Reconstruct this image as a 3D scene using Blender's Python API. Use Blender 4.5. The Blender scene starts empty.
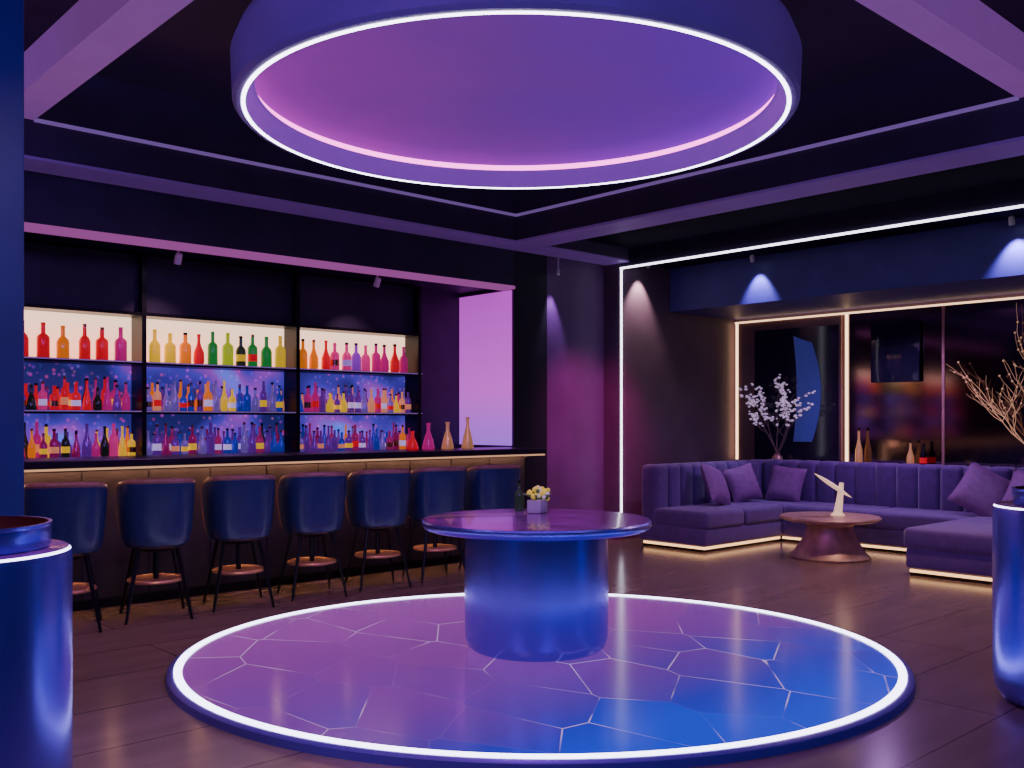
import bpy, bmesh, math, random
from mathutils import Vector, Matrix
random.seed(7)
scene = bpy.context.scene
pi = math.pi

# ---------------------------------------------------------------- materials
def newmat(name):
    m = bpy.data.materials.new(name); m.use_nodes = True
    nt = m.node_tree
    return m, nt, nt.nodes['Principled BSDF']

def pbr(name, col, rough=0.5, metal=0.0, emis=None, es=0.0, trans=0.0, noise=0.0, nscale=8.0, bump=0.0, coat=0.0, spec=.5):
    m, nt, b = newmat(name)
    b.inputs['Base Color'].default_value = (*col, 1)
    b.inputs['Roughness'].default_value = rough
    b.inputs['Metallic'].default_value = metal
    b.inputs['Coat Weight'].default_value = coat
    b.inputs['Specular IOR Level'].default_value = spec
    if trans: b.inputs['Transmission Weight'].default_value = trans
    if emis:
        b.inputs['Emission Color'].default_value = (*emis, 1)
        b.inputs['Emission Strength'].default_value = es
    if noise or bump:
        tc = nt.nodes.new('ShaderNodeTexCoord')
        n = nt.nodes.new('ShaderNodeTexNoise'); n.inputs['Scale'].default_value = nscale
        n.inputs['Detail'].default_value = 4
        nt.links.new(tc.outputs['Object'], n.inputs['Vector'])
        if noise:
            r = nt.nodes.new('ShaderNodeValToRGB')
            r.color_ramp.elements[0].position = 0.3; r.color_ramp.elements[1].position = 0.7
            r.color_ramp.elements[0].color = (*[c*(1-noise) for c in col], 1)
            r.color_ramp.elements[1].color = (*[min(1, c*(1+noise)) for c in col], 1)
            nt.links.new(n.outputs['Fac'], r.inputs['Fac'])
            nt.links.new(r.outputs['Color'], b.inputs['Base Color'])
        if bump:
            bp = nt.nodes.new('ShaderNodeBump'); bp.inputs['Strength'].default_value = bump
            bp.inputs['Distance'].default_value = 0.02
            nt.links.new(n.outputs['Fac'], bp.inputs['Height'])
            nt.links.new(bp.outputs['Normal'], b.inputs['Normal'])
    return m

def led(name, col, s):
    m = bpy.data.materials.new(name); m.use_nodes = True
    nt = m.node_tree; nt.nodes.clear()
    e = nt.nodes.new('ShaderNodeEmission'); o = nt.nodes.new('ShaderNodeOutputMaterial')
    e.inputs['Color'].default_value = (*col, 1); e.inputs['Strength'].default_value = s
    nt.links.new(e.outputs[0], o.inputs['Surface'])
    return m

def ramp(nt, stops):
    r = nt.nodes.new('ShaderNodeValToRGB')
    els = r.color_ramp.elements
    while len(els) < len(stops): els.new(0.5)
    for e, (p, c) in zip(els, stops):
        e.position = p; e.color = (*c, 1)
    return r

M = {}
M['wall_dark'] = pbr('wall_dark', (0.030, 0.020, 0.060), 0.55, noise=0.2, nscale=3)
M['wall_black'] = pbr('wall_black', (0.010, 0.007, 0.02), 0.6, noise=0.2, nscale=3)
M['wall_navy'] = pbr('wall_navy', (0.045, 0.035, 0.24), 0.5, noise=0.15, nscale=3)
M['wall_plum'] = pbr('wall_plum', (0.13, 0.05, 0.19), 0.5, noise=0.15, nscale=2.5)
M['wall_taupe'] = pbr('wall_taupe', (0.13, 0.085, 0.12), 0.5, noise=0.15, nscale=2)
M['ceil'] = pbr('ceiling_paint_glow', (0.03, 0.018, 0.06), 0.6, noise=0.2, nscale=3, emis=(.05, .02, .09), es=.05)  # faint violet emission added to lift the dark ceiling
M['ceil_border'] = pbr('ceiling_border_paint', (0.008, 0.006, 0.022), 0.9, noise=0.2, nscale=3, spec=.1)
M['beam'] = pbr('beam_lilac_glow', (0.2, 0.13, 0.36), 0.5, noise=0.1, nscale=3, emis=(0.22, 0.07, 0.44), es=0.16)  # purple light on the beams is painted in as emission
M['lampbody'] = pbr('lamp_body', (0.16, 0.11, 0.34), 0.45, noise=0.1, nscale=3, emis=(0.14, 0.06, 0.42), es=0.12)
M['lampinner'] = pbr('lamp_inner_wall_glow', (0.3, 0.15, 0.55), 0.5, noise=0.1, nscale=3, emis=(0.27, 0.07, 0.6), es=0.45)  # inner wall looks lit through its own emission
M['beam_big'] = pbr('beam_purple_glow', (0.34, 0.2, 0.5), 0.5, noise=0.1, nscale=3, emis=(0.40, 0.12, 0.54), es=0.32)  # lilac light on the big beams, put into emission
M['column'] = pbr('column_blue', (0.014, 0.018, 0.16), 0.5, noise=0.1, nscale=3)
M['white_led'] = led('white_led', (0.8, 0.78, 1.0), 9)
M['frame_led'] = led('frame_led', (0.85, 0.82, 1.0), 5)
M['floor_led'] = led('floor_led', (0.68, 0.66, 1.0), 8)
M['warm_led'] = led('warm_led', (1.0, 0.6, 0.32), 4)
M['warm_led_plinth'] = led('warm_led_plinth', (1.0, 0.52, 0.22), 2.8)
M['warm_led_strong'] = led('warm_led_strong', (1.0, 0.5, 0.26), 45)
M['warm_led2'] = led('warm_led_soft', (1.0, 0.62, 0.36), 2.4)
M['edge_led'] = led('edge_led_soft', (1.0, 0.5, 0.28), 0.8)
M['pink_led'] = led('pink_led', (1.0, 0.12, 0.72), 5)
M['soffit'] = led('soffit_glow', (0.55, 0.12, 0.5), 0.55)
M['trim'] = pbr('trim_lilac_glow', (0.35, 0.3, 0.5), 0.4, emis=(0.4, 0.2, 0.75), es=0.3)  # lilac paint with a slight glow standing in for light on it
M['black'] = pbr('black_metal', (0.015, 0.015, 0.02), 0.35, 0.6)
M['gold'] = pbr('gold', (0.75, 0.45, 0.18), 0.25, 1.0)
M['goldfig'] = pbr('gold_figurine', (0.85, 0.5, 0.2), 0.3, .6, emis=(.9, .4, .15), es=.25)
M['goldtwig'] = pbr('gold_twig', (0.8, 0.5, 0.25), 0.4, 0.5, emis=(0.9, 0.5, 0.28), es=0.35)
M['bronze'] = pbr('bronze', (0.62, 0.40, 0.30), 0.42, 0.6, noise=0.2, nscale=10)
M['tan'] = pbr('tan_leather', (0.26, 0.13, 0.10), 0.45, noise=0.2, nscale=20)
M['footrest'] = pbr('footrest_brass', (0.75, 0.42, 0.22), 0.35, 0.6)
M['stool'] = pbr('stool_leather', (0.018, 0.030, 0.11), 0.28, noise=0.15, nscale=25, bump=0.05)
M['sofa'] = pbr('sofa_velvet', (0.11, 0.042, 0.22), 0.7, noise=0.15, nscale=12, bump=0.05)
M['sofa'].node_tree.nodes['Principled BSDF'].inputs['Sheen Weight'].default_value = 0.5
M['pillow'] = pbr('pillow_velvet', (0.24, 0.09, 0.27), 0.7, noise=0.15, nscale=14)
M['bluemetal'] = pbr('blue_brushed_metal', (0.22, 0.17, 0.92), 0.27, 0.9, noise=0.08, nscale=2)
M['lip'] = pbr('platform_lip', (0.13, 0.08, 0.45), 0.4, 0.3)
M['tabletop'] = pbr('lacquer_top', (0.22, 0.04, 0.26), 0.22, 0.0, noise=0.6, nscale=4, coat=0.3)
M['mirror'] = pbr('smoked_mirror', (0.24, 0.18, 0.22), 0.09, 1.0, noise=.2, nscale=1.2)
M['panel_brown'] = pbr('bronze_glass', (0.20, 0.12, 0.12), 0.3, 0.2, noise=0.2, nscale=1.5)
M['dark_gloss'] = pbr('dark_gloss', (0.012, 0.012, 0.03), 0.1)
M['reflection_blue'] = pbr('reflection_blue', (0.03, 0.04, 0.25), 0.5, emis=(0.06, 0.07, 0.4), es=0.25)  # blue of the arch reflection, with its own glow
M['counter_top'] = pbr('counter_stone', (0.012, 0.008, 0.02), 0.3, noise=0.3, nscale=8)
M['counter_front'] = pbr('counter_front', (0.03, 0.023, 0.032), 0.5, noise=0.2, nscale=6)
M['white'] = pbr('white_ceramic', (0.7, 0.68, 0.7), 0.35)
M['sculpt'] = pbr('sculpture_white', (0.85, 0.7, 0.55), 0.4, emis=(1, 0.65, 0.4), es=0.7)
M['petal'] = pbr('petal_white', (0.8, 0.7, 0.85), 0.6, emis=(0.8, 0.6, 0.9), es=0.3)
M['twig'] = pbr('twig', (0.25, 0.18, 0.16), 0.7)
M['leaf'] = pbr('leaf_green', (0.15, 0.35, 0.08), 0.5)
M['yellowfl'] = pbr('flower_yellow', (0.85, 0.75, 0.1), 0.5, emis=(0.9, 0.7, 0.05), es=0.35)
M['copper'] = pbr('copper', (0.8, 0.4, 0.25), 0.2, 1.0)

def floor_mat():
    m, nt, b = newmat('floor_planks')
    tc = nt.nodes.new('ShaderNodeTexCoord'); mp = nt.nodes.new('ShaderNodeMapping')
    nt.links.new(tc.outputs['Object'], mp.inputs['Vector'])
    br = nt.nodes.new('ShaderNodeTexBrick')
    br.inputs['Scale'].default_value = 1.0
    br.inputs['Brick Width'].default_value = 2.4
    br.inputs['Row Height'].default_value = 0.6
    br.inputs['Mortar Size'].default_value = 0.005
    br.inputs['Color1'].default_value = (0.27, 0.195, 0.155, 1)
    br.inputs['Color2'].default_value = (0.235, 0.168, 0.132, 1)
    br.inputs['Mortar'].default_value = (0.08, 0.055, 0.05, 1)
    nt.links.new(mp.outputs[0], br.inputs['Vector'])
    mp2 = nt.nodes.new('ShaderNodeMapping'); mp2.inputs['Scale'].default_value = (0.6, 3, 1)
    nt.links.new(tc.outputs['Object'], mp2.inputs['Vector'])
    n = nt.nodes.new('ShaderNodeTexNoise'); n.inputs['Scale'].default_value = 2; n.inputs['Detail'].default_value = 6
    nt.links.new(mp2.outputs[0], n.inputs['Vector'])
    r = ramp(nt, [(0.3, (0.82, 0.82, 0.82)), (0.7, (1.1, 1.08, 1.05))])
    nt.links.new(n.outputs['Fac'], r.inputs['Fac'])
    mx = nt.nodes.new('ShaderNodeMixRGB'); mx.blend_type = 'MULTIPLY'; mx.inputs['Fac'].default_value = 1
    nt.links.new(br.outputs['Color'], mx.inputs[1]); nt.links.new(r.outputs['Color'], mx.inputs[2])
    nt.links.new(mx.outputs[0], b.inputs['Base Color'])
    b.inputs['Roughness'].default_value = 0.2
    return m
M['floor'] = floor_mat()

def platform_mat():
    m, nt, b = newmat('platform_painted_glow')  # coloured light on the platform is painted in as emission
    tc = nt.nodes.new('ShaderNodeTexCoord')
    sx = nt.nodes.new('ShaderNodeSeparateXYZ'); nt.links.new(tc.outputs['Object'], sx.inputs[0])
    a = nt.nodes.new('ShaderNodeMath'); a.operation = 'MULTIPLY_ADD'
    a.inputs[1].default_value = -1.2; nt.links.new(sx.outputs['Y'], a.inputs[0]); nt.links.new(sx.outputs['X'], a.inputs[2])
    mr = nt.nodes.new('ShaderNodeMapRange'); mr.inputs['From Min'].default_value = -2.9; mr.inputs['From Max'].default_value = 2.9
    nt.links.new(a.outputs[0], mr.inputs['Value'])
    RND = 0.45; SC = 1.75
    mp = nt.nodes.new('ShaderNodeMapping'); mp.inputs['Rotation'].default_value = (0, 0, .6); mp.inputs['Scale'].default_value = (1, 1.15, 1)
    nt.links.new(tc.outputs['Object'], mp.inputs['Vector'])
    s2 = nt.nodes.new('ShaderNodeSeparateXYZ'); nt.links.new(mp.outputs[0], s2.inputs[0])
    cb = nt.nodes.new('ShaderNodeCombineXYZ')
    sh = nt.nodes.new('ShaderNodeMath'); sh.operation = 'MULTIPLY_ADD'; sh.inputs[1].default_value = .5
    nt.links.new(s2.outputs['Y'], sh.inputs[0]); nt.links.new(s2.outputs['X'], sh.inputs[2])
    nt.links.new(sh.outputs[0], cb.inputs['X']); nt.links.new(s2.outputs['Y'], cb.inputs['Y'])
    vor = nt.nodes.new('ShaderNodeTexVoronoi'); vor.inputs['Scale'].default_value = SC
    vor.inputs['Randomness'].default_value = RND
    nt.links.new(cb.outputs[0], vor.inputs['Vector'])
    sc = nt.nodes.new('ShaderNodeSeparateColor'); nt.links.new(vor.outputs['Color'], sc.inputs[0])
    ad = nt.nodes.new('ShaderNodeMath'); ad.operation = 'MULTIPLY_ADD'; ad.inputs[1].default_value = 0.13
    nt.links.new(sc.outputs[0], ad.inputs[0]); nt.links.new(mr.outputs[0], ad.inputs[2])
    r = ramp(nt, [(0.2, (0.34, 0.075, 0.44)), (0.45, (0.27, 0.055, 0.38)), (0.66, (0.19, 0.045, 0.40)), (0.80, (0.10, 0.04, 0.46)), (0.88, (0.03, 0.035, 0.6)), (1.0, (0.014, 0.06, 0.9))])  # pink-to-blue light across the platform, painted into this ramp
    nt.links.new(ad.outputs[0], r.inputs['Fac'])
    ve = nt.nodes.new('ShaderNodeTexVoronoi'); ve.feature = 'DISTANCE_TO_EDGE'; ve.inputs['Scale'].default_value = SC
    ve.inputs['Randomness'].default_value = RND
    nt.links.new(cb.outputs[0], ve.inputs['Vector'])
    le = nt.nodes.new('ShaderNodeMath'); le.operation = 'LESS_THAN'; le.inputs[1].default_value = 0.007
    nt.links.new(ve.outputs['Distance'], le.inputs[0])
    n = nt.nodes.new('ShaderNodeTexNoise'); n.inputs['Scale'].default_value = 1.3
    nt.links.new(tc.outputs['Object'], n.inputs['Vector'])
    r2 = ramp(nt, [(0.46, (.05, .05, .05)), (0.58, (.75, .75, .75))]); nt.links.new(n.outputs['Fac'], r2.inputs['Fac'])
    mu = nt.nodes.new('ShaderNodeMath'); mu.operation = 'MULTIPLY'
    nt.links.new(le.outputs[0], mu.inputs[0]); nt.links.new(r2.outputs['Color'], mu.inputs[1])
    mx = nt.nodes.new('ShaderNodeMixRGB'); mx.inputs[2].default_value = (0.8, 0.55, 1.0, 1)
    nt.links.new(mu.outputs[0], mx.inputs['Fac']); nt.links.new(r.outputs['Color'], mx.inputs[1])
    dk = nt.nodes.new('ShaderNodeMixRGB'); dk.blend_type = 'MULTIPLY'; dk.inputs['Fac'].default_value = 1
    dk.inputs[2].default_value = (.35, .3, .2, 1); nt.links.new(mx.outputs[0], dk.inputs[1])
    nt.links.new(dk.outputs[0], b.inputs['Base Color']); nt.links.new(mx.outputs[0], b.inputs['Emission Color'])
    b.inputs['Emission Strength'].default_value = 0.75
    b.inputs['Roughness'].default_value = 0.16
    b.inputs['Specular IOR Level'].default_value = 0.45
    return m
M['platform'] = platform_mat()

def grad_emit(name, axis, lo, hi, stops, strength, rough=.5, noise=0, basecol=None):
    m, nt, b = newmat(name)
    tc = nt.nodes.new('ShaderNodeTexCoord')
    sx = nt.nodes.new('ShaderNodeSeparateXYZ'); nt.links.new(tc.outputs['Object'], sx.inputs[0])
    mr = nt.nodes.new('ShaderNodeMapRange'); mr.inputs['From Min'].default_value = lo; mr.inputs['From Max'].default_value = hi
    nt.links.new(sx.outputs[axis], mr.inputs['Value'])
    fac = mr.outputs[0]
    if noise:
        n = nt.nodes.new('ShaderNodeTexNoise'); n.inputs['Scale'].default_value = 1.5
        nt.links.new(tc.outputs['Object'], n.inputs['Vector'])
        sb = nt.nodes.new('ShaderNodeMath'); sb.operation = 'SUBTRACT'; sb.inputs[1].default_value = .5
        nt.links.new(n.outputs['Fac'], sb.inputs[0])
        ma = nt.nodes.new('ShaderNodeMath'); ma.operation = 'MULTIPLY_ADD'; ma.inputs[1].default_value = noise
        nt.links.new(sb.outputs[0], ma.inputs[0]); nt.links.new(fac, ma.inputs[2]); fac = ma.outputs[0]
    r = ramp(nt, stops); nt.links.new(fac, r.inputs['Fac'])
    if basecol: b.inputs['Base Color'].default_value = (*basecol, 1)
    else: nt.links.new(r.outputs['Color'], b.inputs['Base Color'])
    nt.links.new(r.outputs['Color'], b.inputs['Emission Color'])
    b.inputs['Emission Strength'].default_value = strength
    b.inputs['Roughness'].default_value = rough
    b.inputs['Specular IOR Level'].default_value = .1
    return m
M['lampdisc'] = grad_emit('lamp_diffuser', 'X', -1.6, 1.6, [(0, (0.28, 0.05, 0.36)), (0.45, (0.18, 0.045, 0.34)), (1, (0.13, 0.03, 0.42))], 0.58, .9, .5)
M['pinkwall'] = grad_emit('pink_wall_painted_glow', 'Z', 1.1, 2.9, [(0, (0.42, 0.14, 1.0)), (0.35, (0.80, 0.10, 0.90)), (1, (0.60, 0.05, 0.70))], 0.95)  # pink light on the alcove side wall, painted as a glowing gradient
M['cream'] = grad_emit('cream_backlight', 'Z', 1.9, 2.4, [(0, (1, 0.46, 0.28)), (1, (1, 0.72, 0.5))], 2.0)

def bokeh_mat():
    m, nt, b = newmat('bokeh_backlight')
    tc = nt.nodes.new('ShaderNodeTexCoord')
    n = nt.nodes.new('ShaderNodeTexNoise'); n.inputs['Scale'].default_value = 2.0; n.inputs['Detail'].default_value = 1
    nt.links.new(tc.outputs['Object'], n.inputs['Vector'])
    r = ramp(nt, [(0.34, (0.012, 0.012, 0.10)), (0.50, (0.05, 0.03, 0.38)), (0.60, (0.22, 0.04, 0.40)), (0.72, (0.05, 0.16, 0.9))])
    nt.links.new(n.outputs['Fac'], r.inputs['Fac'])
    v = nt.nodes.new('ShaderNodeTexVoronoi'); v.inputs['Scale'].default_value = 17
    nt.links.new(tc.outputs['Object'], v.inputs['Vector'])
    lt = nt.nodes.new('ShaderNodeMapRange'); lt.inputs['From Min'].default_value = .34; lt.inputs['From Max'].default_value = 0.1
    nt.links.new(v.outputs['Distance'], lt.inputs['Value'])
    mx = nt.nodes.new('ShaderNodeMixRGB'); mx.blend_type = 'ADD'
    hs = nt.nodes.new('ShaderNodeMixRGB'); hs.blend_type = 'MULTIPLY'; hs.inputs['Fac'].default_value = 1
    hs.inputs[2].default_value = (.35, .08, .3, 1)
    nt.links.new(v.outputs['Color'], hs.inputs[1])
    nt.links.new(lt.outputs[0], mx.inputs['Fac']); nt.links.new(r.outputs['Color'], mx.inputs[1]); nt.links.new(hs.outputs[0], mx.inputs[2])
    nt.links.new(mx.outputs[0], b.inputs['Base Color']); nt.links.new(mx.outputs[0], b.inputs['Emission Color'])
    b.inputs['Emission Strength'].default_value = 1.2
    return m
M['bokeh'] = bokeh_mat()

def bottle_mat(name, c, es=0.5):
    return pbr('bottle_' + name, c, 0.12, 0.0, emis=c, es=es)  # bottle glow is put into emission; no light passes through
BC = {
 'red': (0.75, 0.008, 0.02), 'orange': (0.95, 0.22, 0.01), 'yellow': (0.95, 0.6, 0.02), 'green': (0.02, 0.26, 0.04),
 'dark': (0.02, 0.03, 0.02), 'pink': (0.7, 0.03, 0.22), 'violet': (0.24, 0.03, 0.5), 'magenta': (0.5, 0.01, 0.18),
 'blue': (0.04, 0.08, 0.7), 'clear': (0.35, 0.22, 0.75), 'lime': (0.5, 0.65, 0.02), 'peach': (0.85, 0.3, 0.14)}
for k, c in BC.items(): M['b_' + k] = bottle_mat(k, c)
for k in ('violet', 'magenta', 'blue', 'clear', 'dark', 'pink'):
    M['g_' + k] = pbr('glass_' + k, BC[k], 0.08, 0.3, emis=BC[k], es=.18, coat=.5)  # glass glow likewise comes from emission
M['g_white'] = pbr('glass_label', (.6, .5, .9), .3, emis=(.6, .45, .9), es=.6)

# ---------------------------------------------------------------- builder
class B:
    def __init__(s, name):
        s.name = name; s.bm = bmesh.new(); s.mats = []
    def mi(s, mat):
        if mat not in s.mats: s.mats.append(mat)
        return s.mats.index(mat)
    def add(s, bm, mat, mtx=None):
        i = s.mi(mat)
        for f in bm.faces: f.material_index = i
        if mtx is not None: bmesh.ops.transform(bm, matrix=mtx, verts=bm.verts)
        me = bpy.data.meshes.new('tmp'); bm.to_mesh(me); bm.free()
        s.bm.from_mesh(me); bpy.data.meshes.remove(me)
    def box(s, lo, hi, mat, bevel=0, seg=2, mtx=None):
        bm = bmesh.new(); bmesh.ops.create_cube(bm, size=1)
        c = [(a+b)/2 for a, b in zip(lo, hi)]; d = [abs(b-a) for a, b in zip(lo, hi)]
        for v in bm.verts: v.co = Vector((v.co.x*d[0]+c[0], v.co.y*d[1]+c[1], v.co.z*d[2]+c[2]))
        if bevel: bmesh.ops.bevel(bm, geom=bm.edges[:], offset=bevel, segments=seg, affect='EDGES', profile=0.5)
        s.add(bm, mat, mtx)
    def lathe(s, prof, mat, c=(0, 0, 0), seg=48, sc=(1, 1), closed=False, mtx=None):
        bm = bmesh.new(); rings = []
        for r, z in prof:
            if r < 1e-6: rings.append([bm.verts.new((c[0], c[1], c[2]+z))])
            else: rings.append([bm.verts.new((c[0]+r*sc[0]*math.cos(2*pi*i/seg), c[1]+r*sc[1]*math.sin(2*pi*i/seg), c[2]+z)) for i in range(seg)])
        prs = list(zip(rings[:-1], rings[1:]))
        if closed: prs.append((rings[-1], rings[0]))
        for a, b in prs:
            if len(a) == 1 and len(b) == 1: continue
            for i in range(seg):
                j = (i+1) % seg
                if len(a) == 1: bm.faces.new((a[0], b[j], b[i]))
                elif len(b) == 1: bm.faces.new((a[i], a[j], b[0]))
                else: bm.faces.new((a[i], a[j], b[j], b[i]))
        bmesh.ops.recalc_face_normals(bm, faces=bm.faces)
        s.add(bm, mat, mtx)
    def tube(s, pts, r, mat, seg=8, closed=False, mtx=None):
        bm = bmesh.new(); pts = [Vector(p) for p in pts]; n = len(pts); rings = []
        for k, p in enumerate(pts):
            if closed: t = pts[(k+1) % n]-pts[k-1]
            else: t = pts[min(k+1, n-1)]-pts[max(k-1, 0)]
            t.normalize()
            up = Vector((0, 0, 1)) if abs(t.z) < 0.95 else Vector((1, 0, 0))
            a = t.cross(up).normalized(); b = t.cross(a)
            rr = r[k] if isinstance(r, (list, tuple)) else r
            rings.append([bm.verts.new(p+(a*math.cos(2*pi*i/seg)+b*math.sin(2*pi*i/seg))*rr) for i in range(seg)])
        prs = list(zip(rings[:-1], rings[1:]))
        if closed: prs.append((rings[-1], rings[0]))
        for a, b in prs:
            for i in range(seg):
                j = (i+1) % seg; bm.faces.new((a[i], a[j], b[j], b[i]))
        if not closed: bm.faces.new(rings[0][::-1]); bm.faces.new(rings[-1])
        bmesh.ops.recalc_face_normals(bm, faces=bm.faces)
        s.add(bm, mat, mtx)
    def ball(s, c, r, mat, sub=1, sc=(1, 1, 1)):
        bm = bmesh.new(); bmesh.ops.create_icosphere(bm, subdivisions=sub, radius=r)
        for v in bm.verts: v.co = Vector((v.co.x*sc[0]+c[0], v.co.y*sc[1]+c[1], v.co.z*sc[2]+c[2]))
        s.add(bm, mat)
    def grid(s, fn, nu, nv, mat, mtx=None):
        bm = bmesh.new(); g = [[bm.verts.new(fn(i/nu, j/nv)) for j in range(nv+1)] for i in range(nu+1)]
        for i in range(nu):
            for j in range(nv): bm.faces.new((g[i][j], g[i+1][j], g[i+1][j+1], g[i][j+1]))
        bmesh.ops.remove_doubles(bm, verts=bm.verts, dist=1e-5)
        bmesh.ops.recalc_face_normals(bm, faces=bm.faces)
        s.add(bm, mat, mtx)
    def done(s, loc=(0, 0, 0), rz=0, smooth=True, ang=38):
        me = bpy.data.meshes.new(s.name); s.bm.to_mesh(me); s.bm.free()
        for m in s.mats: me.materials.append(M[m])
        if smooth:
            for p in me.polygons: p.use_smooth = True
            me.set_sharp_from_angle(angle=math.radians(ang))
        o = bpy.data.objects.new(s.name, me); scene.collection.objects.link(o)
        o.location = loc; o.rotation_euler = (0, 0, rz)
        return o

def simple_box(name, lo, hi, mat, bevel=0):
    b = B(name); b.box(lo, hi, mat, bevel); return b.done()

VIEW = math.radians(-42.5)
XS, YW = 8.66, 7.77
# ---------------------------------------------------------------- room shell
simple_box('floor', (-3.2, -3.2, -0.1), (11.2, 8.9, 0), 'floor')
simple_box('ceiling', (-3.2, -3.2, 4.0), (11.2, 8.9, 4.1), 'ceil')
simple_box('wall_west', (-3.2, -3.2, 0), (-3.0, 8.9, 4.0), 'wall_dark')
simple_box('wall_south', (-3.0, -3.2, 0), (11.2, -3.0, 4.0), 'wall_dark')
b = B('wall_north')
b.box((-3.0, YW, 0), (1.0, 8.9, 4.0), 'wall_dark')
b.box((1.0, YW, 2.9), (7.15, 8.9, 4.0), 'wall_dark')
b.box((1.0, 8.7, 0), (7.15, 8.9, 2.9), 'wall_dark')
b.box((7.15, YW, 0), (7.66, 8.9, 4.0), 'wall_black')
b.box((7.66, YW+0.04, 0), (XS, 8.9, 4.0), 'wall_plum')
b.done(smooth=False)
b = B('wall_east')
b.box((XS, 7.54, 0), (11.2, 8.9, 4.0), 'wall_taupe')
b.box((11.0, -3.0, 0), (11.2, 7.54, 4.0), 'wall_taupe')
b.box((XS, -3.0, 3.235), (8.8, 7.54, 4.0), 'wall_dark')
b.done(smooth=False)
simple_box('ceiling_recess', (8.8, -3.0, 3.32), (9.6, 7.54, 4.0), 'ceil_border')
simple_box('ceiling_bulkhead', (9.6, -3.0, 2.78), (11.0, 7.54, 4.0), 'wall_navy')
simple_box('ceiling_border', (7.25, -3.0, 3.45), (XS, 7.42, 4.0), 'ceil_border')
b = B('beam_frame')
b.box((-3.0, 7.42, 3.31), (XS, YW, 4.0), 'ceil')
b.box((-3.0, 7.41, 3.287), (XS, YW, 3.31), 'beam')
b.box((6.86, -3.0, 3.31), (7.25, 7.41, 4.0), 'ceil')
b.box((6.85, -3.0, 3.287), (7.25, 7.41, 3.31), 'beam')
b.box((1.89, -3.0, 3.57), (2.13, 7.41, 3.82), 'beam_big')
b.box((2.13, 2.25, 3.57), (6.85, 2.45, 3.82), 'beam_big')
b.done(smooth=False)
b = B('trim_1')
b.box((2.13, 7.39, 3.56), (6.86, 7.42, 3.582), 'trim')
b.box((6.83, 2.45, 3.56), (6.86, 7.39, 3.582), 'trim')
b.done(smooth=False)
simple_box('trim_2', (1.0, 7.75, 2.86), (7.15, 7.95, 2.895), 'soffit')
b = B('trim_3')
b.box((XS-0.012, -2.9, 3.215), (XS+0.01, 7.54, 3.235), 'frame_led')
b.box((XS-0.012, 7.52, 0.3), (XS+0.01, 7.535, 3.235), 'frame_led')
b.done(smooth=False)
simple_box('column', (0.7, 4.3, 0), (1.2, 4.9, 4.0), 'column', 0.01)
simple_box('alcove_wall_glow', (7.12, 7.80, 1.14), (7.148, 8.68, 2.85), 'pinkwall')  # glowing sheet added over the side wall for its pink light

b = B('mirror_panel')
b.box((10.96, 5.97, 0.9), (10.995, 7.46, 2.72), 'panel_brown')
b.box((10.95, 6.0, 0.9), (10.965, 7.2, 2.6), 'dark_gloss')
b.box((10.96, 4.74, 0.9), (10.995, 5.86, 2.72), 'mirror')
b.box((10.96, -1.0, 0.9), (10.995, 4.70, 2.72), 'mirror')
b.done(smooth=False)
b = B('trim_4')
b.box((10.94, -1.0, 2.722), (10.99, 7.5, 2.74), 'warm_led2')
b.box((10.94, 7.468, 0.9), (10.99, 7.485, 2.74), 'warm_led')
b.box((10.94, 5.892, 0.9), (10.99, 5.906, 2.74), 'warm_led')
b.box((10.95, 4.705, 0.9), (10.99, 4.735, 2.72), 'bronze')
b.done(smooth=False)
simple_box('ledge', (10.77, -1.0, 0), (10.935, 7.5, 0.88), 'wall_dark')
b = B('dark_reflection')  # solid stand-in for a dark reflection in the mirror
b.box((10.90, 4.97, 1.87), (10.93, 5.56, 2.57), 'dark_gloss', 0.01)
b.box((10.93, 5.1, 2.0), (10.957, 5.4, 2.4), 'black')
b.done()
b = B('arch_reflection')  # blue arch reflection in the mirror, modelled as a curved sheet
def archf(u, v):
    z = 1.15+v*1.25
    w = 0.34*(1-(v-0.5)**2*0.9)
    return Vector((10.945-0.03*math.sin(u*pi), 6.62-u*w-0.12*math.sin(v*pi)*0.4, z+0.10*(1-u)*v))
b.grid(archf, 10, 16, 'reflection_blue')
b.box((10.935, 6.3, 1.6), (10.949, 6.5, 2.0), 'reflection_blue')
b.done()

# ---------------------------------------------------------------- bar
b = B('bar_counter')
b.box((0.9, 7.10, 1.07), (7.0, 7.74, 1.13), 'counter_top', 0.008)
b.box((0.95, 7.38, 0.08), (6.95, 7.70, 1.07), 'counter_front')
b.box((0.95, 7.42, 0.0), (6.95, 7.68, 0.08), 'black')
for i in range(13):
    x = 0.95+i*0.5
    b.box((x-0.004, 7.376, 0.08), (x+0.004, 7.385, 1.03), 'black')
b.box((0.95, 7.10, 1.055), (6.97, 7.115, 1.071), 'edge_led')
b.box((0.95, 7.12, 1.045), (6.97, 7.135, 1.07), 'counter_top')
b.box((0.98, 7.29, 1.062), (6.93, 7.31, 1.069), 'warm_led_strong')
b.box((6.953, 7.39, 0.3), (6.965, 7.40, 1.06), 'warm_led')
b.done(smooth=False)
b = B('bar_shelf')
b.box((1.0, 8.25, 0), (7.1, 8.68, 1.06), 'wall_dark')
ZS = [1.10, 1.50, 1.933, 2.366]
XD = [1.4, 3.32, 4.845, 6.34]
for z in ZS: b.box((1.3, 8.42, z-0.03), (6.38, 8.68, z), 'black')
for z in ZS[:3]: b.box((1.3, 8.413, z-0.012), (6.38, 8.42, z-0.002), 'trim')
for x in XD: b.box((x-0.02, 8.41, 1.06), (x+0.02, 8.68, 2.88), 'black')
b.box((1.3, 8.5, 2.366), (6.38, 8.68, 2.88), 'wall_dark')
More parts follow.
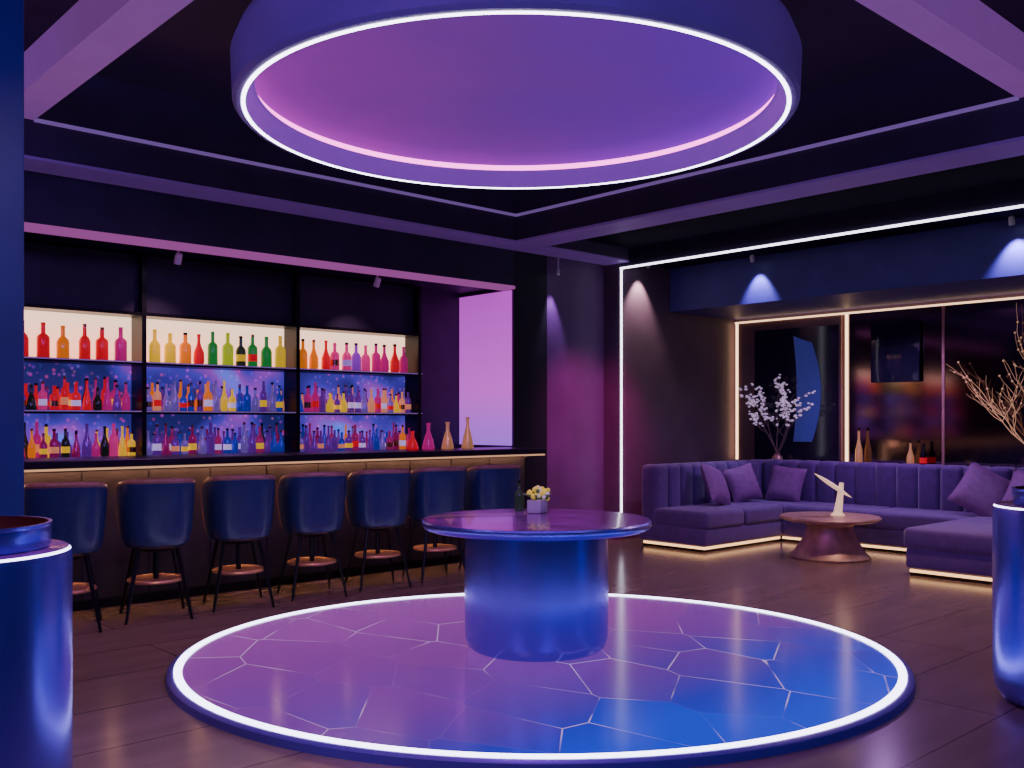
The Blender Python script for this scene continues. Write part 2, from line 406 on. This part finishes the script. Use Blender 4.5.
b.box((1.4, 8.655, 1.933), (6.33, 8.67, 2.335), 'cream')
b.box((1.4, 8.655, 1.10), (6.33, 8.67, 1.90), 'bokeh')
b.done(smooth=False)

def bottle(b, x, y, z, h, r, mat, kind, lab=.5, labs=('b_peach', 'b_yellow', 'b_clear', 'gold', 'b_red')):
    k = kind % 4
    if k == 0: prof = [(0, 0), (r*.95, 0), (r, .02*h), (r, .50*h), (r*.8, .60*h), (r*.36, .68*h), (r*.32, .93*h)]
    elif k == 1: prof = [(0, 0), (r*.85, 0), (r*1.05, .1*h), (r*1.0, .4*h), (r*.5, .60*h), (r*.32, .72*h), (r*.3, .93*h)]
    elif k == 2: prof = [(0, 0), (r*.95, 0), (r, .02*h), (r, .56*h), (r*.9, .62*h), (r*.36, .70*h), (r*.34, .93*h)]
    else: prof = [(0, 0), (r*1.1, 0), (r*1.15, .05*h), (r*.85, .35*h), (r*.55, .55*h), (r*.32, .68*h), (r*.3, .93*h)]
    b.lathe(prof, mat, (x, y, z), 12)
    b.lathe([(r*.36, .92*h), (r*.38, h), (0, h)], random.choice(['gold', 'black', mat, mat]), (x, y, z), 10)
    if k in (0, 2) and random.random() < lab:
        b.lathe([(r*1.02, .16*h), (r*1.02, .38*h)], random.choice(labs), (x, y, z), 12)

rows = {
 0: ['red', 'red', 'orange', 'red', 'pink', 'red', 'red', 'orange', 'red', 'red', 'magenta'],
 1: ['yellow', 'yellow', 'orange', 'red', 'green', 'lime', 'dark', 'green', 'green', 'yellow'],
 2: ['orange', 'orange', 'red', 'pink', 'pink', 'violet', 'pink', 'magenta', 'magenta', 'red', 'magenta']}
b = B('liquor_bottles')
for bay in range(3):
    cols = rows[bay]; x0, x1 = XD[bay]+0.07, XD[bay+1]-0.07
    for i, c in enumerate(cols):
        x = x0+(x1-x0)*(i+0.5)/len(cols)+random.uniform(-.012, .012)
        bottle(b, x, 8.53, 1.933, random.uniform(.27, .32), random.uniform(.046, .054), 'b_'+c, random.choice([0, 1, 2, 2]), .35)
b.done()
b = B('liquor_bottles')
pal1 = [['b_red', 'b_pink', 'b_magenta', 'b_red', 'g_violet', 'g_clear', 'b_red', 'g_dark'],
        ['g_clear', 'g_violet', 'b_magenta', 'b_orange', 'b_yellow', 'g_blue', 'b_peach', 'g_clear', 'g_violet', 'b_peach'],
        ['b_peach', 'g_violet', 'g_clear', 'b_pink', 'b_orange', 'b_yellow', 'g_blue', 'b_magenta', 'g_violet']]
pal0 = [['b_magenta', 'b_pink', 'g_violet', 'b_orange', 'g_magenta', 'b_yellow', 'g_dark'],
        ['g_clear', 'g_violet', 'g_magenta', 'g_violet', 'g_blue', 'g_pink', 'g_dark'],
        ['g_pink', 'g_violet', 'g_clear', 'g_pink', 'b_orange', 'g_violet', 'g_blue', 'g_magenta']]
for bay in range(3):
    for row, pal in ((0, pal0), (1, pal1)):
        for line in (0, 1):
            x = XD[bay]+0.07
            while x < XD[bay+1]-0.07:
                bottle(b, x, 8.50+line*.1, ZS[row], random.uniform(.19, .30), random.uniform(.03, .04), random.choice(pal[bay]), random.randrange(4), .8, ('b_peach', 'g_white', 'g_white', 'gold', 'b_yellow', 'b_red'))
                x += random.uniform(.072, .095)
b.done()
for (x, y, h, c) in [(5.76, 7.5, .26, 'b_magenta'), (6.0, 7.5, .27, 'goldfig'), (6.26, 7.5, .32, 'goldfig'), (5.64, 7.6, .18, 'b_red')]:
    b = B('decanter'); bottle(b, 0, 0, 0, h, .055, c, 3); b.done((x, y, 1.131))

def stool(loc, rz):
    b = B('bar_stool')
    A = math.radians(118)
    def top(a): return 0.985-0.15*(abs(a)/A)**3.4
    def plan(a):
        c, s_ = abs(math.cos(a)), abs(math.sin(a))
        return 1/((c**3.0+s_**3.0)**(1/3.0))
    def surf(off):
        def f(u, v):
            a = -A+2*A*u
            zt = top(a); z0 = 0.53+.02*abs(a)/A
            z = z0+(zt-z0)*v
            r = (0.222+0.040*min(1, v*1.15)**.55)*plan(a)+off
            return Vector((r*math.sin(a), -r*math.cos(a)*0.95, z))
        return f
    b.grid(surf(0.0), 40, 10, 'stool'); b.grid(surf(-0.035), 40, 10, 'tan')
    def bot(u, v):
        p = surf(0)(u, 0); q = surf(-.035)(u, 0); return p.lerp(q, v)
    b.grid(bot, 40, 1, 'stool')
    for u in (0, 1):
        b.tube([surf(-0.017)(u, k/8) for k in range(9)], 0.024, 'tan')
    b.tube([surf(-0.017)(k/32, 1.0) for k in range(33)], 0.022, 'tan')
    b.lathe([(0, .51), (.19, .51), (.216, .53), (.218, .62), (.21, .66), (.18, .70), (0, .71)], 'stool', seg=32)
    b.lathe([(0, .48), (.12, .48), (.14, .51), (0, .51)], 'black', seg=24)
    for sx in (-1, 1):
        for sy in (-1, 1):
            b.tube([(sx*.13, sy*.13, .50), (sx*.22, sy*.22, 0.0)], [.016, .011], 'black')
    b.tube([(0, 0, .50), (0, 0, .27)], .02, 'black')
    R = .185
    b.tube([(R*math.cos(t*pi/12), R*math.sin(t*pi/12), .27) for t in range(24)], .013, 'footrest', closed=True)
    b.lathe([(0, .262), (.17, .262), (.17, .275), (0, .275)], 'footrest', seg=32)
    return b.done(loc, rz)
for i, x in enumerate([2.16, 2.78, 3.42, 4.06, 4.70, 5.32, 5.98]):
    stool((x, 6.83, 0), random.uniform(-.08, .08)-0.3)

# ---------------------------------------------------------------- platform + table
b = B('led_ring_dance_floor')
sc = (2.05, 1.86)
b.lathe([(1.032, 0), (1.029, .035), (1.020, .045), (1.011, .045)], 'lip', seg=128, sc=sc)
b.lathe([(1.011, .045), (1.011, .052), (.990, .052), (.990, .045)], 'floor_led', seg=128, sc=sc)
b.lathe([(.990, .045), (0, .045)], 'platform', seg=128, sc=sc)
b.done((3.99, 4.13, 0), VIEW)
b = B('round_bar_table')
b.lathe([(0, 0), (.39, 0), (.415, .02), (.43, .07), (.435, .35), (.43, .70), (.0, .70)], 'bluemetal', seg=96)
b.lathe([(0, .70), (.5, .70), (.66, .715), (.68, .725), (.69, .74), (.69, .76), (.68, .77)], 'bluemetal', seg=96)
b.lathe([(.68, .77), (.65, .772), (0, .772)], 'tabletop', seg=96)
b.done((4.03, 4.18, .046), VIEW)
b = B('flower_vase')
b.box((-.05, -.05, 0), (.05, .05, .085), 'white', .008)
for i in range(34):
    a = random.uniform(0, 2*pi); r = random.uniform(0, .075); z = .12+random.uniform(-.02, .055)-r*.3
    b.ball((r*math.cos(a), r*math.sin(a), z), random.uniform(.012, .022), random.choice(['yellowfl', 'yellowfl', 'leaf', 'yellowfl', 'petal']), 1)
for i in range(12):
    a = random.uniform(0, 2*pi)
    b.tube([(0, 0, .07), (.05*math.cos(a), .05*math.sin(a), .11), (.095*math.cos(a), .095*math.sin(a), .12)], [.004, .01, .002], 'leaf', 5)
b.done((4.27, 4.42, .819), .3)
b = B('decanter'); bottle(b, 0, 0, 0, .2, .03, 'b_dark', 0, 0); b.done((4.28, 4.6, .819))

b = B('ring_pendant_lamp')
R = 1.62
b.lathe([(R-.03, 0), (R+.03, .0), (R+.05, .02), (R+.06, .26), (R+.02, .36), (0, .36)], 'lampbody', seg=128)
b.lathe([(R-.022, -.005), (R+.0, -.005), (R+.0, .004), (R-.022, .004)], 'white_led', seg=128, closed=True)
b.lathe([(R-.03, 0), (R-.05, .08), (R-.06, .105), (R-.075, .11), (R-.075, .12)], 'lampinner', seg=128)
b.lathe([(R-.075, .12), (R-.05, .13), (R-.05, .165)], 'pink_led', seg=128)
b.lathe([(R-.05, .165), (R-.10, .225), (R-.3, .28), (R-.7, .31), (0, .33)], 'lampdisc', seg=128)
for k in range(4):
    a = pi/4+k*pi/2
    b.tube([(1.2*math.cos(a), 1.2*math.sin(a), .36), (1.2*math.cos(a), 1.2*math.sin(a), .77)], .012, 'black')
b.done((3.99, 4.32, 3.225), VIEW)

# ---------------------------------------------------------------- pedestals
def pedestal(loc, name='metal_pedestal'):
    b = B(name)
    b.lathe([(0, 0), (.26, 0), (.31, .02), (.34, .07), (.35, .14), (.35, .95), (.345, .975)], 'bluemetal', seg=72)
    b.lathe([(.345, .975), (.34, .983)], 'floor_led', seg=72)
    b.lathe([(.34, .983), (.335, .986), (0, .986)], 'tabletop', seg=72)
    return b.done(loc)
pedestal((.77, 3.52, 0)); pedestal((5.255, 1.635, 0))
def bucket(loc, r):
    b = B('ice_bucket')
    b.lathe([(0, .002), (r*.98, .002), (r, .01), (r, .07)], 'bluemetal', seg=48)
    b.lathe([(r*1.0, .07), (r*1.01, .075), (r*1.01, .082), (r*.97, .082)], 'bluemetal', seg=48)
    b.lathe([(r*.97, .082), (r*.95, .03), (0, .03)], 'copper', seg=48)
    return b.done(loc)
bucket((.77, 3.52, .987), .285)
bucket((5.255, 1.635, .987), .26)

# ---------------------------------------------------------------- sofa
b = B('sectional_sofa')
def tuft_back(p0, p1, nrm, z0, z1, n, depth=.24, mat='sofa'):
    p0 = Vector(p0); p1 = Vector(p1); d = (p1-p0); L = d.length; d.normalize(); w = L/n
    nv = Vector(nrm)
    for i in range(n):
        c = p0+d*(w*(i+.5))
        bm = bmesh.new(); bmesh.ops.create_cube(bm, size=1)
        for v in bm.verts: v.co = Vector((v.co.x*w*1.02, v.co.y*depth, v.co.z*(z1-z0)))
        bmesh.ops.bevel(bm, geom=bm.edges[:], offset=.06, segments=4, affect='EDGES', profile=.5)
        ang = math.atan2(d.y, d.x)
        b.add(bm, mat, Matrix.Translation((c.x+nv.x*depth/2, c.y+nv.y*depth/2, (z0+z1)/2))@Matrix.Rotation(ang, 4, 'Z'))
def base(x0, x1, y0, y1):
    b.box((x0+.06, y0+.06, 0), (x1-.02, y1-.02, .07), 'black')
    b.box((x0, y0, .07), (x1, y1, .26), 'sofa', .03, 3)
base(8.40, 10.75, 6.13, 7.05); base(9.90, 10.75, 1.6, 6.2); base(8.55, 9.95, 2.3, 4.03)
PL = 'warm_led_plinth'
b.box((8.43, 6.16, .035), (8.45, 7.0, .06), PL); b.box((8.43, 6.16, .035), (9.9, 6.18, .06), PL)
b.box((9.93, 4.03, .035), (9.95, 6.15, .06), PL)
b.box((8.58, 2.33, .035), (8.60, 4.0, .06), PL); b.box((8.58, 3.98, .035), (9.9, 4.0, .06), PL)
def cush(x0, x1, y0, y1): b.box((x0, y0, .25), (x1, y1, .44), 'sofa', .05, 4)
cush(8.40, 9.12, 6.11, 6.85); cush(9.12, 9.9, 6.11, 6.85)
cush(9.88, 10.6, 6.11, 6.85); cush(9.88, 10.6, 5.1, 6.11); cush(9.88, 10.6, 4.05, 5.1); cush(9.88, 10.6, 2.9, 4.05); cush(9.88, 10.6, 1.7, 2.9)
cush(8.53, 9.88, 3.15, 4.05); cush(8.53, 9.88, 2.25, 3.15)
tuft_back((8.42, 6.80, 0), (10.72, 6.80, 0), (0, 1, 0), .24, .92, 10)
tuft_back((10.50, 6.8, 0), (10.50, 1.6, 0), (1, 0, 0), .24, .93, 21)
tuft_back((9.9, 2.05, 0), (8.6, 2.05, 0), (0, 1, 0), .24, .80, 5)
b.done()
def pillow(loc, s, rot):
    b = B('throw_pillow')
    for sg in (-1, 1):
        def f(u, v):
            x = u*2-1; y = v*2-1
            e = max(0, (1-abs(x)**3)*(1-abs(y)**3))**.6
            k = 1-.06*(abs(y)**2*(1-abs(x)**2))-.06*(abs(x)**2*(1-abs(y)**2))
            return Vector((x*s/2*k, sg*.085*e, y*s/2*k))
        b.grid(f, 14, 14, 'pillow')
    o = b.done(); o.location = loc; o.rotation_euler = rot; return o
pillow((9.25, 6.60, .67), .50, (math.radians(-25), .25, .15))
pillow((9.85, 6.64, .66), .44, (math.radians(-18), -.2, -.3))
pillow((10.33, 6.35, .65), .44, (math.radians(-20), .1, -1.4))
pillow((10.22, 4.0, .68), .50, (math.radians(-22), .5, -1.3))
pillow((10.2, 3.55, .67), .48, (math.radians(-25), .2, -1.7))

b = B('coffee_table')
b.lathe([(0, 0), (.40, 0), (.41, .015), (.36, .06), (.27, .2), (.23, .33), (.26, .38), (0, .38)], 'bronze', seg=16)
b.lathe([(0, .38), (.44, .38), (.50, .40), (.505, .415), (.49, .43), (0, .43)], 'bronze', seg=64)
b.done((9.13, 5.10, 0))
b = B('table_sculpture')
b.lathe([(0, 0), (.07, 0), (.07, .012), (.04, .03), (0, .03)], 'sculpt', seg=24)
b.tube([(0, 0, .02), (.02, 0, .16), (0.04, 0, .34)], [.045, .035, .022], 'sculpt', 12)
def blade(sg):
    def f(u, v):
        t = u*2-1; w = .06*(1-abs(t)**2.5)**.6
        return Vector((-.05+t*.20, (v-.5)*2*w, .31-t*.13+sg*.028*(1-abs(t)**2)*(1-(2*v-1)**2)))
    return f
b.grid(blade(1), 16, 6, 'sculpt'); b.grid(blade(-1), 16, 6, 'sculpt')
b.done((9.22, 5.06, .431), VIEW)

def branchy(b, p, d, L, r, depth, tips, mat, nb=3):
    pts = [Vector(p)]; dd = Vector(d).normalized()
    for k in range(4):
        dd = (dd+Vector((random.uniform(-.25, .25)*.3, random.uniform(-.28, .28), random.uniform(-.12, .18)))).normalized()
        q = pts[-1]+dd*L/4; q.x = min(q.x, .045); pts.append(q)
    b.tube(pts, [r*(1-.12*i) for i in range(5)], mat, 5)
    if depth == 0:
        tips += pts[1:]; return
    for k in range(nb):
        i = random.choice([2, 3, 4])
        nd = (dd+Vector((random.uniform(-.3, .2), random.uniform(-1, 1), random.uniform(-.3, .6)))).normalized()
        branchy(b, pts[i], nd, L*random.uniform(.55, .8), r*.6, depth-1, tips, mat, nb)
    tips += pts[3:]
b = B('blossom_branch_vase')
b.lathe([(0, 0), (.05, 0), (.07, .03), (.065, .07), (.035, .10), (.04, .12), (.03, .12), (.02, .06)], 'bronze', seg=24)
tips = []
for dy in (-.7, -.3, .1, .5, .0):
    branchy(b, (0, 0, .10), (-.12, dy, 1), .50, .009, 2, tips, 'twig')
for t in tips:
    if random.random() < .55:
        for q in range(2):
            o = Vector((random.uniform(-.04, .0), random.uniform(-.03, .03), random.uniform(-.03, .03)))
            b.ball(t+o, random.uniform(.015, .026), 'petal', 1, (1, 1, .7))
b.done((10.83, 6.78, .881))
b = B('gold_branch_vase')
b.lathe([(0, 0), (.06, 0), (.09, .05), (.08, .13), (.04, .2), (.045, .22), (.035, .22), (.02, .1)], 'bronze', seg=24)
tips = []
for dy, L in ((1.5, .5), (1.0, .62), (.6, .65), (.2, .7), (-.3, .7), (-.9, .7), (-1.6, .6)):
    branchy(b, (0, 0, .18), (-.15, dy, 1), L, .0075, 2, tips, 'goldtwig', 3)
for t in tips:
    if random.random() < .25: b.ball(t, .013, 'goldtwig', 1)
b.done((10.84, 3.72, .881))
for (y, h, c, k) in [(5.05, .3, 'goldfig', 1), (4.9, .3, 'black', 0), (5.68, .45, 'goldfig', 1)]:
    b = B('ornament_vase'); bottle(b, 0, 0, 0, h, .04, c, k); b.done((10.85, y, .881))

# ---------------------------------------------------------------- spot fixtures & lights
def light(kind, loc, col, e, **kw):  # serves both the visible fixtures and the added fill lights
    l = bpy.data.lights.new('lamp_and_fill_light', kind); l.color = col; l.energy = e
    for k, v in kw.items():
        if k not in ('rot', 'target'): setattr(l, k, v)
    o = bpy.data.objects.new('lamp_and_fill_light', l); scene.collection.objects.link(o); o.location = loc
    if 'target' in kw:
        o.rotation_euler = (Vector(kw['target'])-Vector(loc)).to_track_quat('-Z', 'Y').to_euler()
    return o
def fixture(loc, target, col, e, size=60, ceil=None, r=1.0):
    b = B('ceiling_spotlight')
    d = (Vector(target)-Vector(loc)).normalized()
    q = d.to_track_quat('-Z', 'Y').to_matrix().to_4x4()
    b.lathe([(0, .05*r), (.03*r, .05*r), (.035*r, .03*r), (.035*r, -.05*r), (.03*r, -.05*r)], 'white', seg=16, mtx=q)
    b.lathe([(.03*r, -.045*r), (0, -.045*r)], 'white_led', seg=16, mtx=q)
    b.tube([(0, 0, .03), (0, 0, (ceil or loc[2]+.06)-loc[2])], .01, 'white')
    b.done(loc)
    light('SPOT', Vector(loc)+d*.07, col, e, target=target, spot_size=math.radians(size), spot_blend=.7, shadow_soft_size=.02)
fixture((9.45, 6.24, 3.27), (9.62, 6.24, 2.7), (.6, .55, 1), 90, 72, 3.32, .8)
fixture((9.45, 3.44, 3.27), (9.62, 3.44, 2.7), (.6, .55, 1), 110, 78, 3.32, .8)
fixture((8.98, 7.38, 3.28), (8.98, 7.54, 2.7), (1, .7, .7), 80, 74, 3.32, .7)
fixture((7.75, 7.68, 3.1), (7.75, 7.81, 2.3), (.75, .5, 1), 50, 46, 3.29, .6)
fixture((3.45, 8.0, 2.80), (3.45, 8.45, 1.9), (1, .5, .7), 14, 80, 2.9, .9)
fixture((5.5, 8.0, 2.80), (5.5, 8.45, 1.9), (1, .5, .7), 14, 80, 2.9, .9)

light('AREA', (1.5, -1.0, 3.9), (.20, .12, 1.0), 140, shape='DISK', size=1.6, target=(4.5, 4.5, .5))  # unseen blue fill added behind the camera for highlights on near objects
light('AREA', (-1.5, 2.5, 3.9), (.4, .12, 1.0), 110, shape='DISK', size=1.6, target=(4, 6.5, .4))  # unseen violet fill added overhead, aimed towards the bar
light('SPOT', (4.0, 4.3, 3.18), (.65, .16, 1.0), 110, target=(4.0, 4.3, 0), spot_size=2.7, spot_blend=.5, shadow_soft_size=.15)
light('SPOT', (1.2, 6.2, 2.7), (1, .35, .5), 30, target=(3.6, 7.0, 0), spot_size=1.3, spot_blend=.8, shadow_soft_size=.05)  # pink spot added out of sight behind the column to tint the bar
light('SPOT', (7.5, 5.8, 3.2), (1, .06, .45), 380, target=(8.35, 7.8, 1.2), spot_size=.75, spot_blend=1, shadow_soft_size=.05)  # magenta spot without a fixture, added to tint the plum wall
light('SPOT', (10.1, 5.0, 2.7), (.65, .3, 1), 120, target=(9.9, 5.0, .3), spot_size=2.6, spot_blend=.8, shadow_soft_size=.08)  # violet spot without a fixture, added to brighten the sofa
light('SPOT', (7.9, 3.6, 3.4), (1, .62, .5), 190, target=(7.4, 3.8, 0), spot_size=2.0, spot_blend=.9, shadow_soft_size=.08)  # added warm spot, no fixture, brightens the floor on the right
light('SPOT', (1.2, 3.0, 3.5), (1, .62, .45), 140, target=(2.2, 4.6, 0), spot_size=1.5, spot_blend=.9, shadow_soft_size=.08)  # added warm spot for the left floor, no fixture
light('SPOT', (1.9, 2.2, 3.4), (.25, .17, 1), 170, target=(.9, 3.4, .4), spot_size=.9, spot_blend=.9, shadow_soft_size=.1)  # blue spot added to brighten the left pedestal, no fixture

w = bpy.data.worlds.new('World'); scene.world = w; w.use_nodes = True
w.node_tree.nodes['Background'].inputs['Color'].default_value = (.05, .05, .2, 1)
w.node_tree.nodes['Background'].inputs['Strength'].default_value = .3

cam = bpy.data.cameras.new('Camera'); co = bpy.data.objects.new('Camera', cam); scene.collection.objects.link(co)
co.location = (0, 0, 1.4); co.rotation_euler = (pi/2, 0, VIEW)
cam.sensor_width = 36; cam.lens = 33.75; cam.shift_y = 38/1024; cam.clip_start = .05
scene.camera = co
